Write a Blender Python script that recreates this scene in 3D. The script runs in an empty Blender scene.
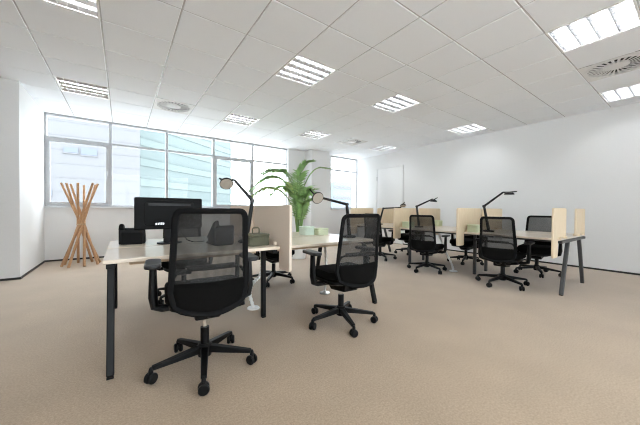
import bpy, bmesh, math, random
from mathutils import Vector, Matrix
random.seed(7)
PI = math.pi
scene = bpy.context.scene
col = scene.collection

# ---------------------------------------------------------------- materials
def principled(name):
    m = bpy.data.materials.new(name); m.use_nodes = True
    nt = m.node_tree
    return m, nt, nt.nodes['Principled BSDF']

def coords(nt, scale=(1, 1, 1)):
    tc = nt.nodes.new('ShaderNodeTexCoord'); mp = nt.nodes.new('ShaderNodeMapping')
    mp.inputs['Scale'].default_value = scale
    nt.links.new(tc.outputs['Object'], mp.inputs['Vector'])
    return mp.outputs['Vector']

def mat(name, c, rough=.5, metal=0, var=.06, nscale=30, bump=0, coat=0, spec=.5, scale=(1, 1, 1), detail=4):
    """plain colour broken up by noise, with optional bump"""
    m, nt, b = principled(name)
    v = coords(nt, scale)
    n = nt.nodes.new('ShaderNodeTexNoise'); n.inputs['Scale'].default_value = nscale; n.inputs['Detail'].default_value = detail
    nt.links.new(v, n.inputs['Vector'])
    r = nt.nodes.new('ShaderNodeValToRGB')
    r.color_ramp.elements[0].position = .3; r.color_ramp.elements[1].position = .7
    r.color_ramp.elements[0].color = (*[x * (1 - var) for x in c], 1)
    r.color_ramp.elements[1].color = (*[min(1, x * (1 + var)) for x in c], 1)
    nt.links.new(n.outputs['Fac'], r.inputs['Fac']); nt.links.new(r.outputs['Color'], b.inputs['Base Color'])
    b.inputs['Roughness'].default_value = rough; b.inputs['Metallic'].default_value = metal
    b.inputs['Coat Weight'].default_value = coat; b.inputs['Specular IOR Level'].default_value = spec
    if bump:
        bp = nt.nodes.new('ShaderNodeBump'); bp.inputs['Strength'].default_value = bump; bp.inputs['Distance'].default_value = .004
        nt.links.new(n.outputs['Fac'], bp.inputs['Height']); nt.links.new(bp.outputs['Normal'], b.inputs['Normal'])
    return m

def wood(name, c1, c2, scale, rough=.4, coat=0):
    m, nt, b = principled(name)
    v = coords(nt, scale)
    n = nt.nodes.new('ShaderNodeTexNoise'); n.inputs['Scale'].default_value = 3; n.inputs['Detail'].default_value = 6; n.inputs['Distortion'].default_value = .6
    nt.links.new(v, n.inputs['Vector'])
    r = nt.nodes.new('ShaderNodeValToRGB'); r.color_ramp.elements[0].position = .3; r.color_ramp.elements[1].position = .72
    r.color_ramp.elements[0].color = (*c1, 1); r.color_ramp.elements[1].color = (*c2, 1)
    nt.links.new(n.outputs['Fac'], r.inputs['Fac']); nt.links.new(r.outputs['Color'], b.inputs['Base Color'])
    b.inputs['Roughness'].default_value = rough; b.inputs['Coat Weight'].default_value = coat; b.inputs['Coat Roughness'].default_value = .10
    return m

def see_through(name, c, fac, rough=.7, wires=0):
    """woven net: threads with gaps between them"""
    m, nt, b = principled(name)
    b.inputs['Base Color'].default_value = (*c, 1); b.inputs['Roughness'].default_value = rough
    tr = nt.nodes.new('ShaderNodeBsdfTransparent'); mx = nt.nodes.new('ShaderNodeMixShader')
    out = nt.nodes['Material Output']
    v = coords(nt)
    w = nt.nodes.new('ShaderNodeTexWave'); w.wave_type = 'BANDS'; w.bands_direction = 'Z'
    w.inputs['Scale'].default_value = wires; w.inputs['Distortion'].default_value = 0
    nt.links.new(v, w.inputs['Vector'])
    mr = nt.nodes.new('ShaderNodeMapRange'); mr.inputs['To Min'].default_value = fac - .14; mr.inputs['To Max'].default_value = fac + .14
    nt.links.new(w.outputs['Fac'], mr.inputs['Value']); nt.links.new(mr.outputs['Result'], mx.inputs['Fac'])
    nt.links.new(b.outputs['BSDF'], mx.inputs[1]); nt.links.new(tr.outputs['BSDF'], mx.inputs[2])
    nt.links.new(mx.outputs['Shader'], out.inputs['Surface'])
    return m

def glass_mat(name, tint=(.97, .985, .985), refl=.008):
    m = bpy.data.materials.new(name); m.use_nodes = True; nt = m.node_tree; nt.nodes.clear()
    o = nt.nodes.new('ShaderNodeOutputMaterial'); t = nt.nodes.new('ShaderNodeBsdfTransparent'); g = nt.nodes.new('ShaderNodeBsdfGlossy'); mx = nt.nodes.new('ShaderNodeMixShader')
    t.inputs['Color'].default_value = (*tint, 1); g.inputs['Roughness'].default_value = .02; mx.inputs['Fac'].default_value = refl
    nt.links.new(t.outputs[0], mx.inputs[1]); nt.links.new(g.outputs[0], mx.inputs[2]); nt.links.new(mx.outputs[0], o.inputs['Surface'])
    return m

def emit_mat(name, c, s):
    m, nt, b = principled(name)
    b.inputs['Base Color'].default_value = (.9, .9, .9, 1)
    b.inputs['Emission Color'].default_value = (*c, 1); b.inputs['Emission Strength'].default_value = s
    return m

def carpet_mat():
    m, nt, b = principled('carpet_pile')
    v = coords(nt)
    n1 = nt.nodes.new('ShaderNodeTexNoise'); n1.inputs['Scale'].default_value = 95; n1.inputs['Detail'].default_value = 5; n1.inputs['Roughness'].default_value = .75
    n2 = nt.nodes.new('ShaderNodeTexNoise'); n2.inputs['Scale'].default_value = 2.2; n2.inputs['Detail'].default_value = 3
    nt.links.new(v, n1.inputs['Vector']); nt.links.new(v, n2.inputs['Vector'])
    r1 = nt.nodes.new('ShaderNodeValToRGB'); r1.color_ramp.elements[0].position = .32; r1.color_ramp.elements[1].position = .68
    r1.color_ramp.elements[0].color = (.280, .204, .138, 1); r1.color_ramp.elements[1].color = (.472, .358, .252, 1)
    r2 = nt.nodes.new('ShaderNodeValToRGB'); r2.color_ramp.elements[0].position = .3; r2.color_ramp.elements[1].position = .7
    r2.color_ramp.elements[0].color = (.93, .93, .93, 1); r2.color_ramp.elements[1].color = (1.05, 1.05, 1.05, 1)
    mx = nt.nodes.new('ShaderNodeMix'); mx.data_type = 'RGBA'; mx.blend_type = 'MULTIPLY'; mx.inputs['Factor'].default_value = 1
    nt.links.new(n1.outputs['Fac'], r1.inputs['Fac']); nt.links.new(n2.outputs['Fac'], r2.inputs['Fac'])
    nt.links.new(r1.outputs['Color'], mx.inputs['A']); nt.links.new(r2.outputs['Color'], mx.inputs['B'])
    nt.links.new(mx.outputs['Result'], b.inputs['Base Color'])
    b.inputs['Roughness'].default_value = .72; b.inputs['Sheen Weight'].default_value = .35; b.inputs['Sheen Roughness'].default_value = .4; b.inputs['Specular IOR Level'].default_value = .35
    bp = nt.nodes.new('ShaderNodeBump'); bp.inputs['Strength'].default_value = .2; bp.inputs['Distance'].default_value = .004
    nt.links.new(n1.outputs['Fac'], bp.inputs['Height']); nt.links.new(bp.outputs['Normal'], b.inputs['Normal'])
    return m

M = dict(
    carpet=carpet_mat(),
    wall=mat('white_wall_paint', (.76, .76, .76), .65, var=.012, nscale=60, bump=.03),
    tile=mat('ceiling_tile_fibre', (.89, .92, .965), .85, var=.02, nscale=160, bump=.12),
    tee=mat('ceiling_grid_enamel', (.56, .56, .57), .25, var=.02),
    slab=mat('plenum_concrete', (.25, .25, .25), .9),
    frame=mat('window_frame_grey', (.46, .47, .49), .4, var=.03, metal=.0),
    sill=mat('sill_grey', (.66, .67, .68), .35, var=.03),
    base=mat('baseboard_black', (.012, .011, .010), .5),
    glass=glass_mat('window_glass'),
    door=mat('door_white_lacquer', (.78, .78, .78), .35, var=.01),
    steel=mat('brushed_steel', (.6, .6, .6), .3, metal=1, var=.05, nscale=80),
    chrome=mat('chrome', (.8, .8, .8), .12, metal=1, var=.01),
    black=mat('black_plastic', (.0035, .0035, .004), .45, var=.1, spec=.2),
    blackmatt=mat('black_matt_fabric', (.0045, .0042, .004), .95, var=.25, nscale=260, bump=.2, spec=.08),
    framem=mat('black_satin_frame', (.0045, .0045, .0048), .7, var=.1, spec=.12),
    pad=mat('arm_pad_rubber', (.02, .02, .022), .42, var=.08, spec=.4),
    net=see_through('black_net_weave', (.005, .005, .0052), .185, wires=55),
    net2=see_through('black_net_weave_open', (.016, .016, .017), .46, wires=40),
    leg=mat('dark_powder_coat', (.006, .006, .0065), .5, var=.06, spec=.2),
    leg2=mat('anthracite_powder_coat', (.055, .056, .058), .42, var=.06, spec=.4),
    oak=wood('light_oak_laminate', (.72, .61, .49), (.83, .73, .61), (3, 30, 30), .3, .4),
    oakY=wood('light_oak_laminate_lengthwise', (.74, .64, .53), (.85, .76, .65), (30, 3, 30), .3, .35),
    edge=wood('oak_edge_band', (.50, .36, .24), (.62, .48, .34), (6, 6, 60), .45),
    ply=wood('birch_board', (.70, .565, .39), (.78, .65, .475), (25, 25, 2.5), .5),
    felt=mat('beige_felt_board', (.76, .65, .545), .85, var=.04, nscale=180, bump=.1),
    beech=wood('beech_stick', (.42, .23, .115), (.58, .34, .18), (30, 30, 4), .45),
    cord=mat('natural_cord', (.55, .42, .28), .8),
    white=mat('white_plastic', (.80, .80, .80), .35, var=.02),
    pot=mat('white_glazed_ceramic', (.80, .80, .79), .3, var=.02),
    soil=mat('potting_soil', (.05, .035, .022), .95, var=.4, bump=.6),
    leafm=mat('palm_leaf', (.28, .45, .17), .42, var=.35, nscale=9),
    leaf2=mat('young_palm_leaf', (.38, .50, .18), .42, var=.25, nscale=9),
    stem=mat('palm_cane', (.25, .33, .10), .5, var=.25, nscale=14),
    olive=mat('olive_grey_felt', (.095, .095, .062), .9, var=.12, nscale=120, bump=.2),
    green=mat('pale_green_felt', (.66, .72, .52), .85, var=.06, nscale=120, bump=.1),
    mint=mat('pale_mint_plastic', (.60, .72, .62), .4, var=.04),
    screen=mat('monitor_black', (.002, .002, .0022), .5, var=.08, spec=.12),
    grey=mat('mid_grey_plastic', (.30, .30, .30), .45),
    lampin=mat('lamp_reflector_warm_grey', (.42, .37, .31), .55),
    lampin2=mat('lamp_black', (.008, .008, .009), .35, spec=.35),
    louvre=mat('mirror_louvre', (.50, .50, .51), .32, metal=1, var=.02),
    tray=mat('luminaire_tray_white', (.85, .85, .85), .4, var=.01),
    tube=emit_mat('fluorescent_tube', (.93, .972, 1.0), 31.0),
    diff=mat('diffuser_white_enamel', (.74, .74, .745), .4, var=.01),
    dark=mat('diffuser_shadow_box', (.015, .015, .015), .8),
    bwhite=mat('white_render_facade', (0.106, 0.107, 0.114), .8, var=.02, nscale=.6),
    bblue=mat('bluish_office_window', (0.075, 0.090, 0.128), .5),
    teal=mat('teal_curtain_wall', (0.099, 0.123, 0.124), .6, var=.06, nscale=.12, spec=.2),
    tealL=mat('pale_teal_spandrel', (0.108, 0.134, 0.133), .6, var=.05, nscale=.3, spec=.2),
    tealD=mat('deep_teal_glazing_bar', (0.084, 0.107, 0.108), .6, spec=.2),
    skyblue=mat('light_blue_curtain_wall', (0.108, 0.141, 0.180), .5, var=.08, nscale=.1),
    asphalt=mat('street_grey', (.55, .55, .54), .9, nscale=1),
)

for k in ('leafm', 'leaf2'):
    nt = M[k].node_tree; b = nt.nodes['Principled BSDF']; tl = nt.nodes.new('ShaderNodeBsdfTranslucent'); mx = nt.nodes.new('ShaderNodeMixShader')
    nt.links.new(b.inputs['Base Color'].links[0].from_socket, tl.inputs['Color']); mx.inputs['Fac'].default_value = .5
    nt.links.new(b.outputs['BSDF'], mx.inputs[1]); nt.links.new(tl.outputs['BSDF'], mx.inputs[2]); nt.links.new(mx.outputs['Shader'], nt.nodes['Material Output'].inputs['Surface'])

# ---------------------------------------------------------------- mesh builder
class MB:
    def __init__(s): s.v = []; s.f = []
    def add(s, vs, fs):
        o = len(s.v); s.v += [tuple(v) for v in vs]; s.f += [tuple(i + o for i in f) for f in fs]
    def box(s, a, b):
        x0, y0, z0 = a; x1, y1, z1 = b
        s.add([(x0, y0, z0), (x1, y0, z0), (x1, y1, z0), (x0, y1, z0), (x0, y0, z1), (x1, y0, z1), (x1, y1, z1), (x0, y1, z1)],
              [(0, 3, 2, 1), (4, 5, 6, 7), (0, 1, 5, 4), (1, 2, 6, 5), (2, 3, 7, 6), (3, 0, 4, 7)])
        return s
    def bar(s, p, q, w, h, up=(0, 0, 1), w2=None, h2=None):
        """rectangular bar from p to q; w across, h along up"""
        p = Vector(p); q = Vector(q); d = (q - p).normalized(); up = Vector(up)
        x = d.cross(up)
        if x.length < 1e-4: x = d.cross(Vector((0, 1, 0)))
        x.normalize(); y = x.cross(d); w2 = w2 or w; h2 = h2 or h
        vs = []
        for c, ww, hh in ((p, w, h), (q, w2, h2)):
            vs += [c - x * ww / 2 - y * hh / 2, c + x * ww / 2 - y * hh / 2, c + x * ww / 2 + y * hh / 2, c - x * ww / 2 + y * hh / 2]
        s.add(vs, [(3, 2, 1, 0), (4, 5, 6, 7), (0, 1, 5, 4), (1, 2, 6, 5), (2, 3, 7, 6), (3, 0, 4, 7)])
        return s
    def tube(s, path, r, n=10, closed=False, flat=1.0, up=(0, 0, 1)):
        """swept round (or flattened) tube; r a number or one per point"""
        P = [Vector(p) for p in path]; k = len(P)
        R = r if isinstance(r, (list, tuple)) else [r] * k
        rings = []; prev = None
        for i in range(k):
            a = P[i - 1] if (i or closed) else P[i]; b = P[(i + 1) % k] if (i < k - 1 or closed) else P[i]
            d = (b - a).normalized()
            if prev is None:
                x = d.cross(Vector(up))
                if x.length < 1e-3: x = d.cross(Vector((1, 0, 0)))
            else:
                x = prev - d * prev.dot(d)
            x.normalize(); prev = x; y = d.cross(x)
            rings.append([P[i] + x * math.cos(2 * PI * j / n) * R[i] + y * math.sin(2 * PI * j / n) * R[i] * flat for j in range(n)])
        vs = [v for ring in rings for v in ring]; fs = []
        for i in range(k if closed else k - 1):
            a = i * n; b = ((i + 1) % k) * n
            for j in range(n): fs.append((a + j, a + (j + 1) % n, b + (j + 1) % n, b + j))
        if not closed:
            fs.append(tuple(range(n - 1, -1, -1))); fs.append(tuple((k - 1) * n + j for j in range(n)))
        s.add(vs, fs); return s
    def lathe(s, prof, n=24, c=(0, 0, 0), axis=(0, 0, 1), caps=True):
        """prof: (radius, height) pairs turned about axis through c"""
        q = Vector((0, 0, 1)).rotation_difference(Vector(axis).normalized()); c = Vector(c)
        vs = []
        for r, h in prof:
            for j in range(n):
                t = 2 * PI * j / n; vs.append(c + q @ Vector((r * math.cos(t), r * math.sin(t), h)))
        fs = []
        for i in range(len(prof) - 1):
            for j in range(n): fs.append((i * n + j, i * n + (j + 1) % n, (i + 1) * n + (j + 1) % n, (i + 1) * n + j))
        if caps: fs.append(tuple(range(n - 1, -1, -1))); fs.append(tuple((len(prof) - 1) * n + j for j in range(n)))
        s.add(vs, fs); return s
    def prism(s, poly, w0, w1, plane='xz'):
        """2D outline extruded: plane xz -> along y, yz -> along x, xy -> along z"""
        f = {'xz': lambda a, b, w: (a, w, b), 'yz': lambda a, b, w: (w, a, b), 'xy': lambda a, b, w: (a, b, w)}[plane]
        n = len(poly); vs = [f(a, b, w0) for a, b in poly] + [f(a, b, w1) for a, b in poly]
        fs = [tuple(range(n - 1, -1, -1)), tuple(range(n, 2 * n))] + [(i, (i + 1) % n, n + (i + 1) % n, n + i) for i in range(n)]
        s.add(vs, fs); return s
    def grid(s, fn, nu, nv, thick=None):
        vs = [fn(i / nu, j / nv) for j in range(nv + 1) for i in range(nu + 1)]
        fs = [(j * (nu + 1) + i, j * (nu + 1) + i + 1, (j + 1) * (nu + 1) + i + 1, (j + 1) * (nu + 1) + i) for j in range(nv) for i in range(nu)]
        s.add(vs, fs); return s
    def build(s, name, m, parent=None, bevel=0, smooth=True, seg=2, subsurf=0, solid=0, loc=None):
        me = bpy.data.meshes.new(name); me.from_pydata(s.v, [], s.f)
        bm = bmesh.new(); bm.from_mesh(me); bmesh.ops.recalc_face_normals(bm, faces=bm.faces); bm.to_mesh(me); bm.free()
        ms = m if isinstance(m, (list, tuple)) else [m]
        for q in ms: me.materials.append(q)
        if smooth:
            me.shade_smooth(); me.set_sharp_from_angle(angle=math.radians(38))
        o = bpy.data.objects.new(name, me); col.objects.link(o)
        if parent: o.parent = parent
        if loc: o.location = loc
        if solid:
            md = o.modifiers.new('solid', 'SOLIDIFY'); md.thickness = solid; md.offset = 0
        if bevel:
            md = o.modifiers.new('bevel', 'BEVEL'); md.width = bevel; md.segments = seg; md.limit_method = 'ANGLE'; md.angle_limit = math.radians(40)
        if subsurf:
            md = o.modifiers.new('sub', 'SUBSURF'); md.levels = subsurf; md.render_levels = subsurf
        return o

def tag(o, label, cat, group=None, kind=None):
    o['label'] = label; o['category'] = cat
    if group: o['group'] = group
    if kind: o['kind'] = kind
    return o
def thing(name, label, cat, loc=(0, 0, 0), rz=0, group=None):
    o = bpy.data.objects.new(name, None); col.objects.link(o); o.empty_display_size = .1
    o.location = loc; o.rotation_euler = (0, 0, rz)
    return tag(o, label, cat, group)
def struct(mb, name, m, label, cat, parent=None, **k):
    o = mb.build(name, m, parent, **k); o['kind'] = 'structure'; o['label'] = label; o['category'] = cat
    return o
def copy_tree(o, parent=None):
    c = o.copy(); col.objects.link(c)
    if parent: c.parent = parent
    for ch in list(o.children): copy_tree(ch, c)
    return c
def rrect(x0, y0, x1, y1, r, n=5):
    pts = []
    for cx, cy, a0 in ((x1 - r, y1 - r, 0), (x0 + r, y1 - r, 90), (x0 + r, y0 + r, 180), (x1 - r, y0 + r, 270)):
        for i in range(n + 1):
            a = math.radians(a0 + 90 * i / n); pts.append((cx + r * math.cos(a), cy + r * math.sin(a)))
    return pts

# ---------------------------------------------------------------- camera
H = 2.814
cam = bpy.data.cameras.new('camera'); cam.sensor_width = 36; cam.lens = 275.4 / 640 * 36; cam.clip_start = .05; cam.clip_end = 500
co = bpy.data.objects.new('camera', cam); col.objects.link(co)
yaw, pitch, roll = .9482, -.0118, .0078
d = Vector((math.cos(yaw), math.sin(yaw), 0)); r = Vector((math.sin(yaw), -math.cos(yaw), 0)); u = Vector((0, 0, 1))
d2 = d * math.cos(pitch) + u * math.sin(pitch); u2 = -d * math.sin(pitch) + u * math.cos(pitch)
r3 = r * math.cos(roll) + u2 * math.sin(roll); u3 = -r * math.sin(roll) + u2 * math.cos(roll)
mw = Matrix((( r3.x, u3.x, -d2.x, 0), (r3.y, u3.y, -d2.y, 0), (r3.z, u3.z, -d2.z, 1.03), (0, 0, 0, 1)))
co.matrix_world = mw
scene.camera = co

# ---------------------------------------------------------------- room shell
XL, XR, XB, YB, YW, YP = -1.186, 6.80, -4.0, -3.2, 7.20, 5.67
X0, Y0 = .437, .954
S = 'structure'
struct(MB().box((XB - .2, YB - .2, -.15), (XR + .2, YW + .3, 0)), 'floor', M['carpet'], 'beige speckled office carpet covering the whole floor', 'floor', smooth=False)
struct(MB().box((XB - .2, YB - .2, 2.98), (XR + .2, YW + .3, 3.2)), 'ceiling_slab', M['slab'], 'concrete slab above the suspended ceiling', 'ceiling', smooth=False)
struct(MB().box((XR, YB - .2, 0), (XR + .2, YW + .3, 2.98)), 'wall_right', M['wall'], 'long plain white wall behind the right row of desks', 'wall', smooth=False)
struct(MB().box((XB - .2, YP, 0), (XL, YW + .3, 2.98)), 'wall_left', M['wall'], 'white wall block projecting at the left beside the window', 'wall', smooth=False)
struct(MB().box((XB - .2, YB - .2, 0), (XB, YP, 2.98)), 'wall_left_side', M['wall'], 'white side wall left of the camera', 'wall', smooth=False)
# unseen window band behind the camera, added to bring in more daylight
BX0, BZ, BN = -.8, .25, 4
ws = MB().box((XB, YB - .2, 0), (XR, YB, BZ)).box((XB, YB - .2, 2.79), (XR, YB, 2.98)).box((XB, YB - .2, BZ), (BX0, YB, 2.79)).box((BX0 + BN, YB - .2, BZ), (XR, YB, 2.79))
struct(ws, 'wall_back', M['wall'], 'white wall behind the camera with an opening for the added window', 'wall', smooth=False)
w4 = bpy.data.objects.new('added_window', None); col.objects.link(w4); w4.location = (BX0, YB, BZ); tag(w4, 'unseen grey framed window added behind the camera for daylight', 'window', kind='structure')
for k in range(BN + 1):
    MB().box((k - .03, -.12, 0), (k + .03, -.03, 2.79 - BZ)).build('mullion', M['frame'], w4, bevel=.004)
    if k < BN: MB().box((k + .03, -.08, .02), (k + .97, -.07, 2.77 - BZ)).build('pane', M['glass'], w4, smooth=False)
MB().box((0, -.2, -.03), (BN, .04, 0)).build('window_sill', M['sill'], w4, bevel=.004)
SILL = 1.045; WT = 2.79
wf = MB().box((XL, YW, 0), (4.0, YW + .3, SILL - .03)).box((4.0, YW, 0), (5.6, YW + .3, 2.98)).box((5.6, YW, 0), (XR, YW + .3, SILL - .03))
wf.box((XL, YW, WT + .02), (4.0, YW + .3, 2.98)).box((5.6, YW, WT + .02), (XR, YW + .3, 2.98))
struct(wf, 'wall_front', M['wall'], 'white window wall with low parapet under the glazing', 'wall', smooth=False)
struct(MB().box((4.56, 6.80, 0), (5.22, YW, H + .1)), 'wall_pillar', M['wall'], 'square white pillar between the two windows', 'pillar', smooth=False)
bb = lambda a, b: MB().box(a, b)
struct(bb((XR - .012, YB, 0), (XR, YW, .03)), 'baseboard_right', M['base'], 'thin black baseboard along the right wall', 'baseboard', smooth=False)
struct(bb((XL, YW - .012, 0), (4.56, YW, .03)), 'baseboard_front', M['base'], 'thin black baseboard under the windows', 'baseboard', smooth=False)
struct(MB().prism([(XB, YP - .012), (XL + .012, YP - .012), (XL + .012, YW - .012), (XL, YW - .012), (XL, YP), (XB, YP)], 0, .03, 'xy'), 'baseboard_left', M['base'], 'thin black baseboard around the projecting left wall', 'baseboard', smooth=False)

# suspended ceiling: 60 cm lattice; tiles left out where luminaires and air diffusers sit
cell = lambda i, j: (X0 + .6 * i, Y0 + .6 * j)
lights = {(-2, -1), (2, -1), (5, -1), (9, -1), (-2, 3), (2, 3), (5, 3), (9, 3), (-2, 7), (2, 7), (5, 7), (9, 7), (-2, -5), (2, -5), (5, -5), (9, -5)}
airs = {(0, 7), (7, 7), (7, -1)}
ct = MB()
for i in range(-8, 11):
    for j in range(-8, 11):
        if (i, j) in lights or (i, j) in airs: continue
        x, y = cell(i, j); g = .0065
        a = (max(x + g, XB), max(y + g, YB)); b = (min(x + .6 - g, XR), min(y + .6 - g, YW))
        if b[0] - a[0] < .02 or b[1] - a[1] < .02: continue
        if a[1] > YP and b[0] <= XL: continue
        e = .004
        ct.add([(a[0], a[1], H), (b[0], a[1], H), (b[0], b[1], H), (a[0], b[1], H),
                (a[0] + e, a[1] + e, H - .006), (b[0] - e, a[1] + e, H - .006), (b[0] - e, b[1] - e, H - .006), (a[0] + e, b[1] - e, H - .006),
                (a[0], a[1], H + .014), (b[0], a[1], H + .014), (b[0], b[1], H + .014), (a[0], b[1], H + .014)],
               [(4, 5, 6, 7), (0, 1, 5, 4), (1, 2, 6, 5), (2, 3, 7, 6), (3, 0, 4, 7), (0, 8, 9, 1), (1, 9, 10, 2), (2, 10, 11, 3), (3, 11, 8, 0), (8, 11, 10, 9)])
struct(ct, 'ceiling', M['tile'], 'suspended ceiling of square white mineral tiles', 'ceiling', smooth=False)
tg = MB()
for i in range(-7, 11):
    x = X0 + .6 * i; tg.box((x - .012, YB, H + .001), (x + .012, YW, H + .012))
for j in range(-6, 11):
    y = Y0 + .6 * j; tg.box((XB, y - .012, H + .0015), (XR, y + .012, H + .0125))
struct(tg, 'trim_1', M['tee'], 'thin metal grid carrying the ceiling tiles', 'ceiling grid', smooth=False)

# windows
def window(name, x0, x1, mull, sashes, label):
    root = bpy.data.objects.new(name, None); col.objects.link(root); tag(root, label, 'window', kind=S); root.location = (x0, YW, SILL)
    L = lambda x: x - x0
    T = 2.35 - SILL; top = WT - SILL; dY = .02
    MB().box((0, dY, top - .02), (L(x1), dY + .09, top + .02)).box((0, dY, 0), (L(x1), dY + .09, .035)).box((0, dY, 0), (.03, dY + .09, top)).box((L(x1) - .03, dY, 0), (L(x1), dY + .09, top)).build('window_frame', M['frame'], root, bevel=.004)
    for x in mull:
        MB().box((L(x) - .025, dY - .005, .02), (L(x) + .025, dY + .09, top - .01)).build('mullion', M['frame'], root, bevel=.004)
    MB().box((.02, dY, T - .022), (L(x1) - .02, dY + .085, T + .022)).build('transom', M['frame'], root, bevel=.004)
    MB().box((0, -.05, -.03), (L(x1), .1, 0)).build('window_sill', M['sill'], root, bevel=.004)
    xs = [x0 + .0] + list(mull) + [x1]
    for k in range(len(xs) - 1):
        a, b = L(xs[k]) + .02, L(xs[k + 1]) - .02
        MB().box((a, .07, .02), (b, .078, T - .01)).build('pane', M['glass'], root, smooth=False)
        MB().box((a, .07, T + .01), (b, .078, top - .01)).build('pane', M['glass'], root, smooth=False)
        if k in sashes:
            s = MB(); w = .05; a += .004; b -= .004; z0, z1 = .035, T - .02; y0, y1 = dY - .012, dY + .04
            s.prism([(a, z0), (b, z0), (b, z1), (a, z1)], y0, y1)
            s = MB()
            for (p, q) in (((a, z0), (b, z0 + w)), ((a, z1 - w), (b, z1)), ((a, z0 + w), (a + w, z1 - w)), ((b - w, z0 + w), (b, z1 - w))):
                s.box((p[0], y0, p[1]), (q[0], y1, q[1]))
            sa = s.build('sash', M['frame'], root, bevel=.003)
            MB().box((b - w * .7, y0 - .02, .62), (b - w * .3, y0, .74)).build('sash_handle', M['steel'], sa, bevel=.004)
window('window_1', XL, 3.98, [-.20, .835, 1.87, 2.905], (0, 3), 'long grey framed window band along the left half of the window wall')
window('window_2', 5.6, XR, [], (), 'narrow grey framed window right of the pillar')
struct(MB().box((3.97, YW - .05, 0), (4.05, YW + .02, H)), 'trim_2', M['wall'], 'narrow white jamb strip where the long window ends', 'trim', smooth=False)

# flush door in the right wall
dr = bpy.data.objects.new('door_1', None); col.objects.link(dr); dr.location = (XR, 5.75, 0); tag(dr, 'flush white door in the right wall near the window corner', 'door', kind=S)
MB().box((-.022, -.49, .01), (-.002, .49, 2.33)).build('door_leaf', M['door'], dr, bevel=.003)
MB().prism([(-.53, 0), (-.50, 0), (-.50, 2.345), (.50, 2.345), (.50, 0), (.53, 0), (.53, 2.375), (-.53, 2.375)], -.03, -.0005, 'yz').build('door_frame', M['wall'], dr, bevel=.002)
hd = MB().tube([(-.02, -.42, 1.02), (-.07, -.42, 1.02), (-.075, -.30, 1.02)], .009, 8).build('door_handle', M['steel'], dr)
for z in (.25, 1.98):
    MB().lathe([(.009, 0), (.009, .12)], 8, (-.034, .497, z)).build('door_hinge', M['grey'], dr)

# ---------------------------------------------------------------- ceiling luminaires
def make_light(label):
    t = thing('ceiling_light', label, 'ceiling light', (0, 0, H), 0, 'square louvred ceiling lights')
    f = MB(); o, w = .296, .016
    f.add([(-o, -o, -.007), (o, -o, -.007), (o, o, -.007), (-o, o, -.007), (-o + w, -o + w, -.007), (o - w, -o + w, -.007), (o - w, o - w, -.007), (-o + w, o - w, -.007),
           (-o, -o, .013), (o, -o, .013), (o, o, .013), (-o, o, .013), (-o + w, -o + w, .013), (o - w, -o + w, .013), (o - w, o - w, .013), (-o + w, o - w, .013)],
          [(0, 1, 5, 4), (1, 2, 6, 5), (2, 3, 7, 6), (3, 0, 4, 7), (8, 12, 13, 9), (9, 13, 14, 10), (10, 14, 15, 11), (11, 15, 12, 8),
           (0, 8, 9, 1), (1, 9, 10, 2), (2, 10, 11, 3), (3, 11, 8, 0), (4, 5, 13, 12), (5, 6, 14, 13), (6, 7, 15, 14), (7, 4, 12, 15)])
    f.build('frame', M['tray'], t, smooth=False)
    q = .294
    tr = MB(); tr.add([(-q, -q, .013), (q, -q, .013), (q, q, .013), (-q, q, .013), (-q, -q, .11), (q, -q, .11), (q, q, .11), (-q, q, .11)],
                      [(4, 5, 6, 7), (0, 1, 5, 4), (1, 2, 6, 5), (2, 3, 7, 6), (3, 0, 4, 7)])
    tr.build('tray', M['tray'], t, smooth=False, solid=.002)
    for k in range(4):
        y = -.2115 + .141 * k
        MB().tube([(-.27, y, .066), (.27, y, .066)], .013, 10).build('tube', M['tube'], t)
    g = .279; lv = MB()
    for k in range(5):                                              # V-section reflectors between the tubes
        y = -.282 + .141 * k
        hw = .025
        lv.prism([(max(y - hw, -g), .034), (min(y + hw, g), .034), (min(y + .003, g), .0), (max(y - .003, -g), .0)], -g, g, 'yz')
    for k in range(9):                                              # cross blades
        x = -g + 2 * g * k / 8
        lv.box((max(-g, x - .0015), -g, .002), (min(g, x + .0015), g, .028))
    lv.build('louvre', M['louvre'], t, smooth=False)
    return t
L_LABEL = {(-2, -1): 'louvred ceiling light above and left of the camera', (2, -1): 'louvred ceiling light over the camera itself',
    (5, -1): 'large glaring louvred ceiling light cut by the top right corner of the photo',
    (9, -1): 'louvred ceiling light at the right wall, beyond the round air diffuser',
    (-2, 3): 'louvred ceiling light cut by the top edge at the upper left',
    (2, 3): 'large louvred ceiling light at the upper middle, above the nearest desks',
    (5, 3): 'louvred ceiling light second from the left in the middle row of three',
    (9, 3): 'louvred ceiling light touching the right wall, rightmost of the middle row',
    (-2, 7): 'louvred ceiling light above the wooden coat rack, leftmost of the window row',
    (2, 7): 'louvred ceiling light by the window, just right of the left round air diffuser',
    (5, 7): 'bright louvred ceiling light in front of the white pillar, above the palm',
    (9, 7): 'faint louvred ceiling light in the far corner above the white door'}
proto = None
for (i, j) in sorted(lights):
    lab = L_LABEL.get((i, j), 'louvred ceiling light behind the camera')
    if proto is None: proto = make_light(lab); o = proto
    else: o = copy_tree(proto)
    o['label'] = lab; x, y = cell(i, j); o.location = (x + .3, y + .3, H)

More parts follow.
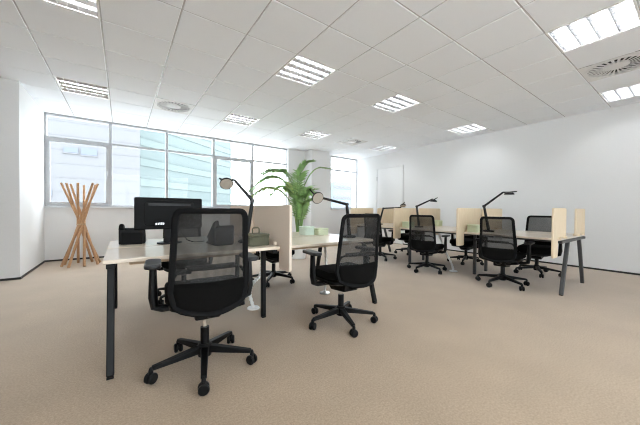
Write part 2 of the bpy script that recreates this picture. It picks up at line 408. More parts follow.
def make_air(label):
    t = thing('ceiling_diffuser', label, 'air vent', (0, 0, H), 0, 'round swirl air diffusers')
    n = 48; R = .272; o = .296
    # square plate with a round opening
    p = MB(); vs = []; 
    for k in range(n):
        a = 2 * PI * k / n; c, s_ = math.cos(a), math.sin(a); m_ = o / max(abs(c), abs(s_)); vs.append((c * m_, s_ * m_, -.006))
    for k in range(n):
        a = 2 * PI * k / n; vs.append((math.cos(a) * R, math.sin(a) * R, -.006))
    for k in range(n):
        a = 2 * PI * k / n; vs.append((math.cos(a) * R, math.sin(a) * R, .03))
    p.add(vs, [(k, (k + 1) % n, n + (k + 1) % n, n + k) for k in range(n)] + [(n + k, n + (k + 1) % n, 2 * n + (k + 1) % n, 2 * n + k) for k in range(n)])
    p.build('face_plate', M['diff'], t, smooth=False, solid=.0015)
    MB().lathe([(R, .03), (R, .09), (.02, .092)], 32).build('plenum_box', M['dark'], t)
    v = MB()
    for k in range(26):                                             # radial swirl vanes
        a = 2 * PI * k / 26; ca, sa = math.cos(a), math.sin(a); tx, ty = -sa, ca
        P = lambda rr, tt, z: (ca * rr + tx * tt, sa * rr + ty * tt, z)
        v.add([P(.10, -.007, -.005), P(.262, -.016, -.005), P(.262, .016, -.003), P(.10, .005, -.003),
               P(.10, -.007, -.003), P(.262, -.016, -.003), P(.262, .016, -.001), P(.10, .005, -.001)],
              [(0, 1, 2, 3), (7, 6, 5, 4), (0, 4, 5, 1), (1, 5, 6, 2), (2, 6, 7, 3), (3, 7, 4, 0)])
    v.build('swirl_vanes', M['diff'], t, smooth=False)
    MB().lathe([(.001, -.010), (.08, -.008), (.115, .004), (.115, .02)], 32).build('hub', M['diff'], t)
    MB().lathe([(R - .018, -.004), (R - .012, -.012), (R + .004, -.012), (R + .008, -.006), (R + .008, -.002), (R - .018, -.002), (R - .018, -.004)], 48, caps=False).build('rim', M['diff'], t)
    return t
proto = make_air('round swirl air diffuser at the left, in front of the window')
proto.location = (cell(0, 7)[0] + .3, cell(0, 7)[1] + .3, H)
for c, lab in (((7, 7), 'small round air diffuser in the far corner, left of the ceiling light above the door'), ((7, -1), 'large round swirl air diffuser at the right edge, between two ceiling lights')):
    o = copy_tree(proto); o['label'] = lab; o.location = (cell(*c)[0] + .3, cell(*c)[1] + .3, H)

# ---------------------------------------------------------------- bench desks
TZ = .70; TH = .026
def leg_frame(root, axis, pos, f_top, f_foot, b_top, b_foot, m, ends=None):
    """two splayed legs and a crossbar; axis 'x': frame lies across the bench at X=pos"""
    P = (lambda a, z: (pos, a, z)) if axis == 'x' else (lambda a, z: (a, pos, z))
    up = (1, 0, 0) if axis == 'x' else (0, 1, 0)
    zt = TZ - TH
    for a, b in ((f_top, f_foot), (b_top, b_foot)):
        l = MB().bar(P(a, zt - .03), P(b, .012), .044, .040, up).build('leg', m, root, bevel=.006)
        MB().bar(P(b, .012), P(b, 0), .040, .036, up).build('foot', M['black'], l)
    e0, e1 = ends or (min(f_top, b_top) - .05, max(f_top, b_top) + .05)
    MB().bar(P(e0, zt - .018), P(e1, zt - .018), .05, .034).build('crossbar', m, root, bevel=.004)

# left bench (two bays, long side towards the camera)
bl = thing('bench_desk', 'light oak topped bench desk with black legs in the left foreground, carrying the monitor', 'desk', (0, 0, 0))
def tops(root, rects, m):
    for x0, y0, x1, y1 in rects:
        t = MB().box((x0, y0, TZ - TH), (x1, y1, TZ)).build('tabletop', m, root, bevel=.004)
tops(bl, [(-.10, 2.17, 1.128, 2.785), (-.10, 2.815, 1.128, 3.43), (1.172, 2.17, 2.30, 2.785), (1.172, 2.815, 2.30, 3.43)], M['oak'])
leg_frame(bl, 'x', -.06, 2.26, 2.08, 3.34, 3.50, M['leg'], (2.19, 3.41))
leg_frame(bl, 'x', 1.09, 2.44, 2.43, 3.16, 3.17, M['leg'], (2.19, 3.41))
leg_frame(bl, 'x', 2.26, 2.28, 2.10, 3.10, 3.24, M['leg'], (2.19, 3.41))
for y in (2.62, 2.98):
    MB().box((-.09, y - .02, TZ - TH - .033), (2.29, y + .02, TZ - TH - .001)).build('rail', M['leg'], bl, bevel=.003)
for x0, x1 in ((.04, 1.02), (1.2, 2.18)):
    MB().box((x0, 2.44, TZ - TH - .062), (x1, 2.57, TZ - TH - .002)).build('cable_tray', M['edge'], bl, bevel=.006)
    MB().box((x0 + .1, 2.79, TZ - .012), (x1 - .1, 2.81, TZ - .002)).build('cable_slot_cover', M['leg'], bl)

# right bench (three bays, running away from the camera)
br = thing('bench_desk', 'long light oak bench desk with slanted anthracite legs along the right wall', 'desk', (0, 0, 0))
ys = [(.998, 2.128), (2.172, 3.328), (3.372, 4.53)]
tops(br, [(a, y0, b, y1) for y0, y1 in ys for a, b in ((4.22, 4.815), (4.845, 5.45))], M['oakY'])
leg_frame(br, 'y', 1.003, 4.60, 4.36, 5.14, 5.37, M['leg2'], (4.27, 5.37))
leg_frame(br, 'y', 2.15, 4.64, 4.63, 5.02, 5.03, M['leg2'], (4.27, 5.37))
leg_frame(br, 'y', 3.35, 4.60, 4.58, 5.02, 5.03, M['leg2'], (4.32, 5.36))
leg_frame(br, 'y', 4.49, 4.58, 4.36, 5.12, 5.36, M['leg2'], (4.27, 5.37))
for x in (4.66, 4.98):
    MB().box((x - .02, 1.01, TZ - TH - .033), (x + .02, 4.52, TZ - TH - .001)).build('rail', M['leg2'], br, bevel=.003)
for y0, y1 in ys:
    MB().box((4.48, y0 + .1, TZ - TH - .045), (4.62, y1 - .1, TZ - TH - .002)).build('cable_tray', M['leg2'], br, bevel=.006)
    MB().box((4.82, y0 + .1, TZ - .012), (4.84, y1 - .1, TZ - .002)).build('cable_slot_cover', M['leg2'], br)
MB().box((4.34, 1.66, TZ - TH - .075), (4.38, 1.76, TZ - TH - .002)).build('power_box', M['white'], br, bevel=.006)

# ---------------------------------------------------------------- divider boards
TOPZ = 1.065; DROP = .495
def board_outline(a0, a1, drop_w, over):
    """outline along a (depth) and z: drops in front of the table edge"""
    r = .025
    pts = []
    def arc(cx, cz, s, e):
        for k in range(5):
            t = math.radians(s + (e - s) * k / 4); pts.append((cx + r * math.cos(t), cz + r * math.sin(t)))
    if not drop_w: arc(a0 + r, TZ + .004 + r, 180, 270)
    else: arc(a0 + r, DROP + r, 180, 270)
    if drop_w: arc(a0 + drop_w - r, DROP + r, 270, 360); pts.append((a0 + drop_w, TZ + .004))
    arc(a1 - r, TZ + .004 + r, 270, 360)
    arc(a1 - r, TOPZ - r, 0, 90); arc(a0 + r, TOPZ - r, 90, 180)
    return pts
def divider(axis, pos, a0, a1, label, m, drop_w=.19, th=.026):
    s = 1 if a1 > a0 else -1
    pts = [(a0 + s * (a - a0), z) for a, z in board_outline(a0, a0 + abs(a1 - a0), drop_w, 0)]
    if axis == 'x': o = MB().prism(pts, pos - th / 2, pos + th / 2, 'yz')
    else: o = MB().prism(pts, pos - th / 2, pos + th / 2, 'xz')
    o = o.build('desk_divider', m, bevel=.004)
    tag(o, label, 'desk divider', 'wooden divider boards on the bench desks')
    for k in (.33, .85):                                            # clamps gripping the tabletop
        a = a0 + (a1 - a0) * k
        c = MB()
        if axis == 'x': c.box((pos - .035, a - .02, TZ + .0005), (pos + .035, a + .02, TZ + .03))
        else: c.box((a - .02, pos - .035, TZ + .0005), (a + .02, pos + .035, TZ + .03))
        c.build('clamp', m, o, bevel=.004)
    return o
divider('x', 1.15, 2.02, 2.79, 'big beige divider board nearest the camera, right of the olive box', M['felt'])
divider('x', 1.15, 3.585, 2.82, 'beige divider board on the far side of the front desk, behind the desk lamp', M['felt'])
divider('y', .985, 3.92, 4.40, 'short birch divider board with a tail at the near end of the right bench', M['ply'], .16, .022)
divider('y', .985, 5.30, 4.86, 'short birch divider board without tail, rightmost on the right bench', M['ply'], 0, .022)
divider('y', 2.15, 4.07, 4.80, 'birch divider board with a tail, left of the nearest right bench chair', M['ply'])
divider('y', 2.15, 5.62, 4.86, 'birch divider board without visible tail behind the tallest desk lamp', M['ply'])
divider('y', 3.35, 4.09, 4.80, 'birch divider board with a tail, left of the second right bench chair', M['ply'])
divider('y', 3.35, 5.62, 4.86, 'birch divider board on the wall side, just right of the lamp by the second chair', M['ply'])
divider('y', 4.545, 4.10, 4.80, 'birch divider board at the far end of the right bench, on the chair side', M['ply'])
divider('y', 4.545, 5.62, 4.95, 'birch divider board at the far end of the right bench, on the wall side', M['ply'])

# ---------------------------------------------------------------- task chairs
def make_chair(label):
    t = thing('office_chair', label, 'office chair', (0, 0, 0), 0, 'black mesh backed office chairs')
    # sitter faces +Y
    # base: hub, five legs each with a caster
    MB().lathe([(.030, .062), (.042, .07), (.046, .10), (.046, .135), (.034, .150)], 20).build('base_hub', M['black'], t)
    for k in range(5):
        a = math.radians(112 + 72 * k); ca, sa = math.cos(a), math.sin(a)
        l = MB().bar((ca * .035, sa * .035, .115), (ca * .30, sa * .30, .087), .048, .046, w2=.032, h2=.024).build('base_leg', M['black'], t, bevel=.006)
        c = MB(); cx, cy = ca * .305, sa * .305; sw = a + 1.2 + k
        ax = Vector((math.cos(sw), math.sin(sw), 0)); p = Vector((cx, cy, .031))
        prof = [(.012, -.027), (.026, -.026), (.031, -.020), (.031, -.009), (.026, -.005), (.016, -.004), (.016, .004), (.026, .005), (.031, .009), (.031, .020), (.026, .026), (.012, .027)]
        c.lathe(prof, 16, p, ax)
        c.lathe([(.013, .03), (.013, .078), (.008, .092)], 10, (cx, cy, 0))
        c.build('caster', M['black'], l)
    g = MB().lathe([(.027, .13), (.027, .255)], 18).build('gas_lift', M['black'], t)
    MB().lathe([(.0145, .25), (.0145, .35)], 14).build('piston', M['chrome'], g)
    # mechanism
    mch = MB().prism([(-.17, .400), (-.15, .325), (.06, .300), (.11, .34), (.12, .400)], -.075, .075, 'yz').build('mechanism', M['black'], t, bevel=.012)
    MB().tube([(.06, -.13, .365), (.13, -.14, .372), (.17, -.15, .392), (.215, -.165, .402)], [.012, .012, .022, .018], 8).build('lever', M['black'], mch)
    # seat: shell and cushion
    def pad(x0, x1, y0, y1, z0, z1, r, dish, nose):
        m = MB(); n = 9; q = 3
        out = rrect(x0, y0, x1, y1, r, 6)
        cx, cy = (x0 + x1) / 2, (y0 + y1) / 2
        layers = [(z0, .93), (z0 + (z1 - z0) * .25, 1.0), (z0 + (z1 - z0) * .7, 1.0), (z1 - .006, .965), (z1, .88), (z1 - dish, .5)]
        def zz(y, z):
            f = max(0, (y - (y1 - .16)) / .16); return z - nose * f * f
        vs = [(cx + (x - cx) * s, cy + (y - cy) * s, zz(cy + (y - cy) * s, z)) for z, s in layers for x, y in out]
        k = len(out); fs = [tuple(range(k - 1, -1, -1)), tuple((len(layers) - 1) * k + i for i in range(k))]
        for i in range(len(layers) - 1):
            for j in range(k): fs.append((i * k + j, i * k + (j + 1) % k, (i + 1) * k + (j + 1) % k, (i + 1) * k + j))
        m.add(vs, fs); return m
    pad(-.230, .230, -.215, .255, .435, .515, .10, .008, .035).build('seat', M['blackmatt'], t)
    pad(-.21, .21, -.195, .225, .395, .438, .09, 0, .03).build('seat_shell', M['black'], t)
    # backrest: curved frame, net above, solid shell below that wraps round the seat
    zb, zt, hw = .445, .985, .200
    def back(x, z, off=0):
        f = max(0, (z - zb) / (zt - zb))
        y = -.235 - .028 * f - .030 * f * f
        cv = .032 + .050 * max(0, 1 - f * 3.2)
        return (x, y - cv * (1 - (x / hw) ** 2) + off, z)
    def halfw(z):
        f = (z - zb) / (zt - zb)
        return hw * (.90 + .12 * min(1, f * 6)) * (1 - .125 * max(0, f - .15))
    rc = .035; out = []
    zs = [zb + .01 + (zt - rc - zb - .01) * k / 18 for k in range(19)]
    for z in zs: out.append(back(halfw(z), z))
    for k in range(1, 6):
        a = PI / 2 * k / 5; out.append(back(halfw(zt) - rc + rc * math.cos(a), zt - rc + rc * math.sin(a)))
    for k in range(1, 10): out.append(back((halfw(zt) - rc) * (1 - 2 * k / 10), zt))
    for k in range(0, 5):
        a = PI / 2 + PI / 2 * k / 5; out.append(back(-halfw(zt) + rc + rc * math.cos(a), zt - rc + rc * math.sin(a)))
    for z in reversed(zs): out.append(back(-halfw(z), z))
    dip = lambda x: -.030 * math.cos(x / halfw(zb) * PI / 2)
    for k in range(1, 12):
        x = -halfw(zb) + 2 * halfw(zb) * k / 12; out.append(back(x, zb + dip(x)))
    MB().tube(out, .0175, 8, closed=True, flat=.8, up=(0, 1, 0)).build('back_frame', M['framem'], t)
    zm = .585
    MB().grid(lambda a, b: back((2 * a - 1) * (halfw(zm + (zt - zm) * b) - .006), zm + (zt - .010 - zm) * b), 10, 16).build('backrest', M['net'], t)
    def low(a, b):
        x = (2 * a - 1) * (halfw(zb + (zm - zb) * b) - .004); return back(x, zb + dip(x) * (1 - b) + (zm - zb) * b)
    MB().grid(low, 12, 5).build('back_shell', M['blackmatt'], t, solid=.008)
    # lumbar bar on two brackets
    lb = MB().grid(lambda a, b: back((2 * a - 1) * .130, .650 + .030 * b, .018), 10, 2).build('lumbar_bar', M['pad'], t, solid=.010)
    for s_ in (-1, 1):
        MB().tube([back(s_ * (hw - .004), .61), back(s_ * .17, .650, .010), back(s_ * .125, .662, .014)], .009, 8).build('bracket', M['black'], lb)
    # spine from the mechanism up to the shell
    MB().tube([(0, -.10, .372), (0, -.20, .372), (0, -.262, .40), back(0, .46, .012)], [.034, .032, .028, .018], 10, flat=.6).build('back_support', M['black'], t)
    # armrests
    for s_ in (-1, 1):
        arm = MB().tube([(s_ * .12, .00, .385), (s_ * .245, .005, .385), (s_ * .283, .005, .40), (s_ * .292, .005, .46), (s_ * .292, .01, .645)], [.020, .022, .024, .026, .019], 10, flat=1.25, up=(0, 1, 0)).build('armrest', M['black'], t)
        ap = MB(); ol = rrect(s_ * .292 - .044, -.10, s_ * .292 + .044, .145, .034, 5)
        ap.prism(ol, .645, .672, 'xy'); ap.build('arm_pad', M['pad'], arm, bevel=.008)
    return t
chairs = [
    ((.44, 1.90, 0), -.10, -.03, .10, 'black mesh swivel chair nearest the camera, its back in front of the monitor'),
    ((1.625, 1.925, 0), -.10, .005, 0, 'black mesh swivel chair in the centre, right of the big beige board'),
    ((4.30, 1.62, 0), -PI / 2 + .10, .05, 0, 'black mesh chair seen from behind, nearest on the right bench, below the tallest lamp'),
    ((4.22, 2.74, 0), -PI / 2 + .26, .05, 0, 'black mesh chair seen from behind, second along the right bench'),
    ((4.40, 3.95, 0), -PI / 2 + .1, .05, 0, 'black mesh chair third along the right bench, half hidden by the central chair'),
    ((5.50, 1.58, 0), PI / 2 + .1, .05, 0, 'black mesh chair on the wall side, its back showing left of the end divider boards'),
    ((5.50, 2.72, 0), PI / 2 - .1, .05, 0, 'black chair on the wall side, base seen under the second bay of the right bench'),
    ((5.50, 4.05, 0), PI / 2 + .2, .05, 0, 'black chair on the wall side, under the far end of the right bench'),
    ((1.75, 3.56, 0), PI + .15, .03, 0, 'black chair on the window side, its base showing below the big beige board'),
    ((.58, 3.50, 0), PI - .1, .03, 0, 'black chair on the window side of the front desk, behind the monitor'),
]
proto = None
for loc, rz, low_, spin, lab in chairs:
    if proto is None: proto = o = make_chair(lab)
    else: o = copy_tree(proto)
    o['label'] = lab; o.location = loc; o.rotation_euler = (0, 0, rz)
    for ch in o.children:
        nm = ch.name.split('.')[0]
        if nm == 'base_leg': ch.rotation_euler = (0, 0, spin)
        elif nm not in ('base_hub', 'gas_lift'): ch.location = (0, 0, -low_)   # seat height set by the gas lift

# ---------------------------------------------------------------- desk lamps
def desk_lamp(base, elbow, tip, head, handle, normal, label, r=.062):
    """all points in world space; built relative to the base"""
    B = Vector(base); rel = lambda p: tuple(Vector(p) - B)
    t = thing('desk_lamp', label, 'desk lamp', base, 0, 'black jointed desk lamps')
    MB().lathe([(.075, 0), (.078, .006), (.078, .016), (.070, .022), (.022, .024), (.018, .05)], 28).build('lamp_base', M['black'], t)
    e = Vector(rel(elbow)); p = Vector(rel(tip)); h = Vector(rel(head)); k = Vector(rel(handle)); n = Vector(normal).normalized()
    MB().tube([(0, 0, .03), tuple(e)], [.023, .018], 10).build('lower_arm', M['lampin2'], t)
    MB().lathe([(.017, -.02), (.02, -.015), (.02, .015), (.017, .02)], 14, e, (.3, 1, 0)).build('elbow', M['lampin2'], t)
    MB().tube([tuple(e), tuple(p)], [.017, .013], 10).build('upper_arm', M['lampin2'], t)
    hd = MB().lathe([(.012, .040), (.030, .036), (r * .9, .020), (r, .004), (r, -.004), (r * .9, -.004), (r * .3, .004)], 28, h, -n).build('lamp_head', M['lampin2'], t)
    MB().lathe([(r * .90, -.0062), (r * .2, -.0055)], 28, h, -n).build('light_disc', M['lampin'], hd)
    MB().tube([tuple(p), tuple(h - n * .03), tuple(k)], [.011, .012, .007], 8).build('head_stem', M['lampin2'], hd)
    return t
desk_lamp((.99, 2.62, TZ), (1.045, 2.6, 1.11), (.86, 2.6, 1.305), (.79, 2.6, 1.262), (.73, 2.63, 1.312), (-.12, -.72, -.55), 'black jointed desk lamp with a round beige disc, left of the big beige board')
desk_lamp((2.19, 2.45, TZ), (2.12, 2.42, 1.09), (1.76, 2.40, 1.15), (1.685, 2.39, 1.150), (1.60, 2.42, 1.24), (-.10, -.85, -.35), 'black jointed desk lamp with its round disc in front of the white pillar', .066)
desk_lamp((4.66, 1.96, TZ), (4.70, 2.05, 1.10), (4.70, 1.78, 1.31), (4.70, 1.70, 1.275), (4.70, 1.60, 1.315), (.0, .0, -1), 'tallest black jointed desk lamp, on the nearest bay of the right bench', .066)
desk_lamp((4.62, 3.18, TZ), (4.60, 3.22, 1.10), (4.68, 2.94, 1.235), (4.68, 2.92, 1.19), (4.68, 2.84, 1.26), (.0, .1, -1), 'black jointed desk lamp behind the second chair of the right bench', .062)
desk_lamp((4.66, 4.22, TZ), (4.64, 4.09, 1.06), (4.68, 3.66, 1.08), (4.68, 3.60, 1.115), (4.68, 3.56, 1.19), (-.2, -.3, -.8), 'farthest black jointed desk lamp, its arm almost level above the far dividers', .06)

# ---------------------------------------------------------------- monitor and phones
mo = thing('monitor', 'black flat monitor seen from behind on the front desk, facing the window', 'monitor', (.36, 2.92, TZ))
hs = MB().prism(rrect(-.275, .135, .285, .425, .012), -.006, .030).build('screen_housing', M['screen'], mo, bevel=.006)
MB().prism(rrect(-.20, .17, .21, .39, .03), -.012, -.005).build('rear_bulge', M['screen'], hs, bevel=.003)
MB().box((-.262, .0301, .148), (.272, .032, .412)).build('display', M['black'], hs)
vt = MB()
for k in range(3): vt.box((-.17, -.014, .352 + k * .008), (.18, -.0115, .356 + k * .008))
vt.build('vent_slots', M['pad'], hs, smooth=False)
lg = MB()
for k, (w, q) in enumerate(((.014, .020), (.012, .020), (.016, .020), (.012, .020))):
    x = -.115 + k * .019; lg.box((x, -.0145, .176), (x + w, -.012, .176 + q)); 
lg.build('silver_logo', M['chrome'], hs, smooth=False)['label'] = 'small silver logo on the monitor back'
MB().prism([(-.05, .012), (.05, .012), (.04, .20), (-.04, .20)], .0, .022).build('neck', M['black'], mo, bevel=.005, loc=(0, -.002, 0))
st = MB(); 
st.lathe([(.10, 0), (.105, .004), (.103, .012), (.03, .016)], 36).build('stand_base', M['black'], mo)
MB().tube([(.08, .01, .17), (.10, -.03, .10), (.14, -.06, .03), (.20, -.05, .005), (.30, -.03, .004)], .004, 6).build('cable', M['black'], mo)

def make_phone(label):
    t = thing('desk_phone', label, 'telephone', (0, 0, TZ), 0, 'black desk telephones')
    # wedge body, keys facing +Y
    b = MB().prism([(-.075, 0), (.085, 0), (.09, .018), (-.045, .135), (-.075, .13)], -.10, .10, 'yz').build('body', M['black'], t, bevel=.008)
    fr = MB().prism([(-.095, .0), (-.082, .0), (-.060, .115), (-.070, .118)], -.08, .08, 'yz').build('rear_stand', M['screen'], t, bevel=.004)
    hs_ = MB().tube([(-.075, .085, .045), (-.075, .055, .075), (-.075, -.03, .140), (-.075, -.075, .150), (-.075, -.085, .120)], [.024, .019, .017, .022, .024], 10).build('handset', M['black'], t)
    k = MB()
    for i in range(3):
        for j in range(4):
            y = .055 - j * .022; z = .018 + (.09 - y) * .867
            k.box((-.005 + i * .028, y - .007, z - .001), (.013 + i * .028, y + .007, z + .004))
    k.build('keypad', M['grey'], b, smooth=False)
    MB().box((-.008, -.045, .118), (.08, -.012, .1285)).build('display', M['pad'], b)
    MB().tube([(-.08, .08, .03), (-.10, .10, .01), (-.07, .13, .006), (-.03, .13, .006)], .004, 6).build('cord', M['black'], hs_)
    return t
p1 = make_phone('black desk telephone left of the monitor on the front desk'); p1.location = (.08, 3.09, TZ); p1.rotation_euler = (0, 0, -.12); p1.scale = (1.0, 1.0, 1.1)
p2 = copy_tree(p1); p2['label'] = 'black desk telephone right of the monitor, seen through the nearest chair back'; p2.location = (.74, 2.60, TZ); p2.rotation_euler = (0, 0, .15); p2.scale = (.95, .95, 1.32)

# ---------------------------------------------------------------- storage boxes with a handle
def storage_box(label, loc, rz, size, m, handle=True):
    sx, sy, sz = size
    t = thing('storage_box', label, 'box', loc, rz, 'rounded desk boxes with a handle')
    o_ = rrect(-sx / 2, -sy / 2, sx / 2, sy / 2, .03, 5)
    MB().prism(o_, 0, sz * .78, 'xy').build('body', m, t, bevel=.006)
    MB().prism(rrect(-sx / 2 - .004, -sy / 2 - .004, sx / 2 + .004, sy / 2 + .004, .032, 5), sz * .785, sz, 'xy').build('lid', m, t, bevel=.014)
    if handle:
        MB().tube([(-.035, 0, sz - .004), (-.035, 0, sz + .042), (-.025, 0, sz + .052), (.025, 0, sz + .052), (.035, 0, sz + .042), (.035, 0, sz - .004)], .006, 8).build('handle', m, t)
    return t
storage_box('olive grey rounded box with a handle, in front of the big beige board', (.985, 2.37, TZ), .15, (.20, .17, .105), M['olive'])
storage_box('pale mint box on the central desk beneath the palm', (1.93, 2.98, TZ), 0, (.15, .17, .11), M['mint'], False)
storage_box('pale green box on the central desk, right of the mint box', (2.09, 2.90, TZ), 0, (.16, .17, .085), M['green'], False)
storage_box('pale green box against the divider left of the nearest right bench chair', (4.36, 2.03, TZ), 0, (.16, .17, .115), M['green'], False)
storage_box('pale green box against the divider left of the second right bench chair', (4.36, 3.23, TZ), 0, (.18, .17, .11), M['green'], False)
storage_box('pale green box on the wall side, peeking out right of the second chair', (5.32, 3.22, TZ), 0, (.15, .15, .12), M['green'], False)

# ---------------------------------------------------------------- cable spines
def spine(label, pts, base, m):
    t = thing('cable_spine', label, 'cable guide', base, 0, 'jointed cable guides under the desks')
    B = Vector(base)
    MB().lathe([(.062, 0), (.064, .006), (.058, .014), (.02, .018)], 24).build('spine_foot', m, t)
    # resample a smooth path, beads along it
    P = [Vector(p) - B for p in pts]; path = []
    for i in range(len(P) - 1):
        p0 = P[max(0, i - 1)]; p1 = P[i]; p2 = P[i + 1]; p3 = P[min(len(P) - 1, i + 2)]
        for k in range(8):
            f = k / 8
            path.append(.5 * ((2 * p1) + (p2 - p0) * f + (2 * p0 - 5 * p1 + 4 * p2 - p3) * f * f + (3 * p1 - p0 - 3 * p2 + p3) * f ** 3))
    path.append(P[-1])
    R = [(.021 if i % 2 else .014) for i in range(len(path))]
    MB().tube([tuple(p) for p in path], R, 10).build('spine_chain', m, t)
spine('white jointed cable guide right of the nearest chair, beside the black desk leg', [(1.10, 2.70, .012), (1.06, 2.70, .16), (1.10, 2.71, .26), (1.19, 2.72, .34), (1.20, 2.71, .48), (1.17, 2.70, .63)], (1.10, 2.70, 0), M['white'])
spine('shiny cable guide under the central desk, behind the base of the central chair', [(2.02, 2.70, .012), (2.03, 2.70, .2), (2.05, 2.72, .42), (2.02, 2.71, .63)], (2.02, 2.70, 0), M['steel'])
spine('white jointed cable guide slanting to the floor right of the second chair', [(4.54, 2.45, .012), (4.60, 2.52, .12), (4.70, 2.72, .36), (4.78, 2.84, .52), (4.82, 2.88, .63)], (4.54, 2.45, 0), M['white'])

# ---------------------------------------------------------------- wooden coat rack
cr = thing('coat_rack', 'coat rack of crossed beech sticks standing under the window at the left', 'coat rack', (-.60, 6.50, 0))
for k in range(8):
    a = 2 * PI * k / 8 + .25; b = a + math.radians(162)
    rb = .27 + .015 * math.sin(3 * k); rt = .255 + .02 * math.cos(2 * k + 1)
    p = Vector((math.cos(a) * rb, math.sin(a) * rb, 0)); q = Vector((math.cos(b) * rt, math.sin(b) * rt, 1.455 + .012 * math.sin(5 * k)))
    dd = (q - p).normalized(); 
    MB().tube([tuple(p + Vector((0, 0, .006))), tuple(p + (q - p) * .5), tuple(q)], [.021, .020, .018], 10).build('stick', M['beech'], cr)
MB().tube([(math.cos(2 * PI * k / 20) * .062, math.sin(2 * PI * k / 20) * .062, .73 + .006 * math.sin(k * 1.3)) for k in range(20)], .008, 6, closed=True).build('binding_cord', M['cord'], cr)

# ---------------------------------------------------------------- potted palm
pl = thing('potted_palm', 'tall palm in a white pot standing behind the central desk by the pillar', 'plant', (3.0, 4.95, 0))
pt = MB().lathe([(.14, 0), (.15, .01), (.19, .40), (.20, .43), (.185, .43), (.175, .39)], 32).build('pot', M['pot'], pl)
MB().lathe([(.174, .36), (.174, .392), (.02, .41)], 24).build('soil', M['soil'], pl)
rv = Vector((.812, -.583, 0)); fv = Vector((.583, .812, 0))          # sideways and away, seen from the desks
def frond(pts, llen, m, npair=20, wid=.040, start=.46, droop=.35):
    """a stalk through pts (sideways, away, up) from the soil, with leaflets on both sides beyond start"""
    P = [rv * a + fv * b + Vector((0, 0, c)) for a, b, c in pts]; path = []
    for i in range(len(P) - 1):
        p0 = P[max(0, i - 1)]; p1 = P[i]; p2 = P[i + 1]; p3 = P[min(len(P) - 1, i + 2)]
        for k in range(10):
            f = k / 10
            path.append(.5 * ((2 * p1) + (p2 - p0) * f + (2 * p0 - 5 * p1 + 4 * p2 - p3) * f * f + (3 * p1 - p0 - 3 * p2 + p3) * f ** 3))
    path.append(P[-1]); n = len(path)
    mb = MB(); mb.tube([tuple(p) for p in path], [.013 * (1 - .8 * i / n) + .002 for i in range(n)], 6)
    for k in range(npair):
        f = start + (1 - start) * k / (npair - 1); x = f * (n - 1); i = min(int(x), n - 2); c = path[i].lerp(path[i + 1], x - i)
        tn = (path[i + 1] - path[i]).normalized()
        sd = tn.cross(Vector((0, 0, 1)))
        if sd.length < .15: sd = rv.copy()
        sd.normalize()
        g = (f - start) / (1 - start); L = llen * (.45 + .9 * math.sin(PI * (.12 + .80 * g))) * random.uniform(.85, 1.1)
        for s_ in (-1, 1):
            dr_ = (sd * s_ * (1 - .45 * g) + tn * (.55 + .5 * g) + Vector((0, 0, .12))).normalized()
            w = tn.cross(dr_).cross(dr_).normalized() * wid
            mid = c + dr_ * L * .5 + Vector((0, 0, -droop * L * .12)); end = c + dr_ * L + Vector((0, 0, -droop * L * .6))
            up = dr_.cross(w).normalized() * .003
            mb.add([c - w * .3, c + w * .3, mid + w * .55 + up, mid - w * .55 + up, end, mid + up * 2 + Vector((0, 0, .004))], [(0, 1, 2, 5), (0, 5, 3), (5, 2, 4), (3, 5, 4)])
    mb.build('frond', m, pl)
F = [
    ([(0, 0, .40), (-.06, 0, 1.15), (-.30, 0, 1.62), (-.62, -.02, 1.70), (-.98, -.05, 1.44)], .26, 'leafm'),
    ([(.0, .02, .40), (-.03, .03, 1.15), (-.22, .05, 1.72), (-.48, .05, 1.86), (-.72, .02, 1.80)], .26, 'leafm'),
    ([(.02, 0, .40), (-.02, 0, 1.2), (-.12, 0, 1.62), (-.22, 0, 1.78), (-.32, -.05, 1.84)], .20, 'leafm'),
    ([(.0, 0, .40), (.02, .02, 1.2), (.03, .02, 1.70), (.10, .0, 1.94), (.25, -.06, 2.02)], .20, 'leafm'),
    ([(.0, -.02, .40), (.04, 0, 1.2), (.16, .0, 1.62), (.36, .05, 1.88), (.62, .08, 1.90)], .16, 'leafm'),
    ([(-.02, 0, .40), (-.10, -.02, 1.0), (-.35, -.05, 1.40), (-.66, -.08, 1.47), (-.95, -.10, 1.30)], .24, 'leaf2'),
    ([(.0, -.03, .40), (-.04, -.08, 1.0), (-.14, -.14, 1.36), (-.32, -.2, 1.48), (-.50, -.26, 1.36)], .22, 'leafm'),
    ([(.03, 0, .40), (.08, -.04, .95), (.16, -.10, 1.28), (.24, -.14, 1.40), (.32, -.2, 1.36)], .20, 'leafm'),
    ([(.02, .03, .40), (.05, .10, .95), (.08, .22, 1.35), (.12, .40, 1.52), (.16, .6, 1.42)], .24, 'leafm'),
    ([(-.03, .03, .40), (-.06, .10, .95), (-.12, .24, 1.40), (-.18, .44, 1.60), (-.24, .62, 1.52)], .24, 'leaf2'),
    ([(.04, -.02, .40), (.09, -.03, .80), (.15, -.05, 1.05), (.20, -.07, 1.18), (.26, -.1, 1.20)], .18, 'leafm'),
    ([(-.04, -.02, .40), (-.02, -.05, .80), (-.01, -.09, 1.05), (.0, -.12, 1.22), (.03, -.18, 1.28)], .20, 'leafm'),
    ([(.0, -.04, .40), (.05, -.10, .75), (.09, -.16, .95), (.10, -.20, 1.10), (.10, -.26, 1.14)], .18, 'leafm'),
    ([(.0, .0, .40), (.0, .0, 1.2), (-.02, -.02, 1.55), (.0, -.03, 1.75), (.04, -.05, 1.9)], .18, 'leafm'),
]
for k, (pts, L, mk) in enumerate(F):
    if k in (0, 1, 2, 5, 6): frond(pts, L, M[mk], npair=30, wid=.048, start=.42, droop=.7)
    elif k >= 10: frond(pts, L * 1.1, M[mk], npair=18, wid=.030, start=.30)
    else: frond(pts, L, M[mk])

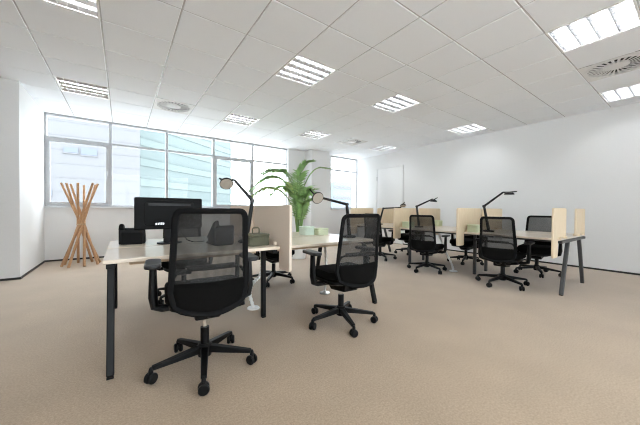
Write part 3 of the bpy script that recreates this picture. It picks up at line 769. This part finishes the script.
# ---------------------------------------------------------------- the street outside
struct(MB().box((-80, YW + 3, -9.2), (160, 160, -9)), 'ground_outside', M['asphalt'], 'pale street far below the windows', 'ground', smooth=False)
# white office block facing the window
wb = thing('office_building', 'plain white office block outside the left window panes', 'building', (-8, 40, -9))
MB().box((-10, 0, 0), (9.75, 8, 34)).build('facade', M['bwhite'], wb, smooth=False)
fl = MB()
for k in range(22): fl.box((-10, -.03, 1.2 + k * 1.5), (9.75, 0, 1.26 + k * 1.5))
fl.build('facade_joints', M['bwhite'], wb, smooth=False)
for x0, x1, z0, z1 in ((-8.6, -7.0, 16.05, 16.6), (-5.1, -3.9, 15.95, 16.5), (-3.7, -2.3, 15.85, 16.6), (-8.6, -7.6, 11.35, 11.9), (-7.3, -6.0, 11.3, 11.85), (-8.6, -7.2, 20.4, 20.9), (-5.1, -3.7, 20.4, 20.9)):
    x0 += 8; x1 += 8
    w = MB().box((x0, -.08, z0), (x1, .02, z1)).build('window', M['bblue'], wb, smooth=False)
    MB().box((x0 - .05, -.12, z0 - .14), (x1 + .05, -.02, z0 - .02)).build('ledge', M['bwhite'], w, smooth=False)
# teal glass block running away from the window
D = Vector((.773, .633, 0)); N = Vector((-.633, .773, 0))
tb = thing('glass_building', 'teal glass office block with pale floor bands, seen through the middle panes', 'building', (2.2, 50.1, -9), math.atan2(D.y, D.x))
LN = 24.2
MB().box((0, 0, 0), (LN, 14, 40)).build('curtain_wall', M['teal'], tb, smooth=False)
for k in range(13):
    z = 1.0 + k * 3.1
    MB().box((-.05, -.12, z), (LN + .05, 0, z + 1.15)).build('floor_band', M['tealL'], tb, smooth=False)
    MB().box((-.05, -.16, z + 1.15), (LN + .05, 0, z + 1.33)).build('glazing_bar', M['tealD'], tb, smooth=False)
# light blue block beyond the right window
rb_ = thing('glass_building', 'light blue glass block far behind the narrow right window', 'building', (49.2, 62, -9))
MB().box((0, 0, 0), (12, 12, 18.0)).build('curtain_wall', M['skyblue'], rb_, smooth=False)
for k in range(6): MB().box((-.05, -.1, 1 + 3 * k), (12.05, 0, 1.8 + 3 * k)).build('floor_band', M['bwhite'], rb_, smooth=False)

# ---------------------------------------------------------------- light: overcast sky, exposure
w = bpy.data.worlds.new('overcast_sky'); scene.world = w; w.use_nodes = True
bg = w.node_tree.nodes['Background']; bg.inputs['Color'].default_value = (.90, .955, 1, 1); bg.inputs['Strength'].default_value = 6.8
vs_ = scene.view_settings
vs_.view_transform = 'Standard'; vs_.look = 'None'; vs_.exposure = .48; vs_.gamma = 1; vs_.use_curve_mapping = False
scene.cycles.filter_width = 1.1
scene.cycles.max_bounces = 10; scene.cycles.diffuse_bounces = 6; scene.cycles.transparent_max_bounces = 24
scene.cycles.caustics_reflective = False; scene.cycles.caustics_refractive = False
scene.cycles.sample_clamp_indirect = 6
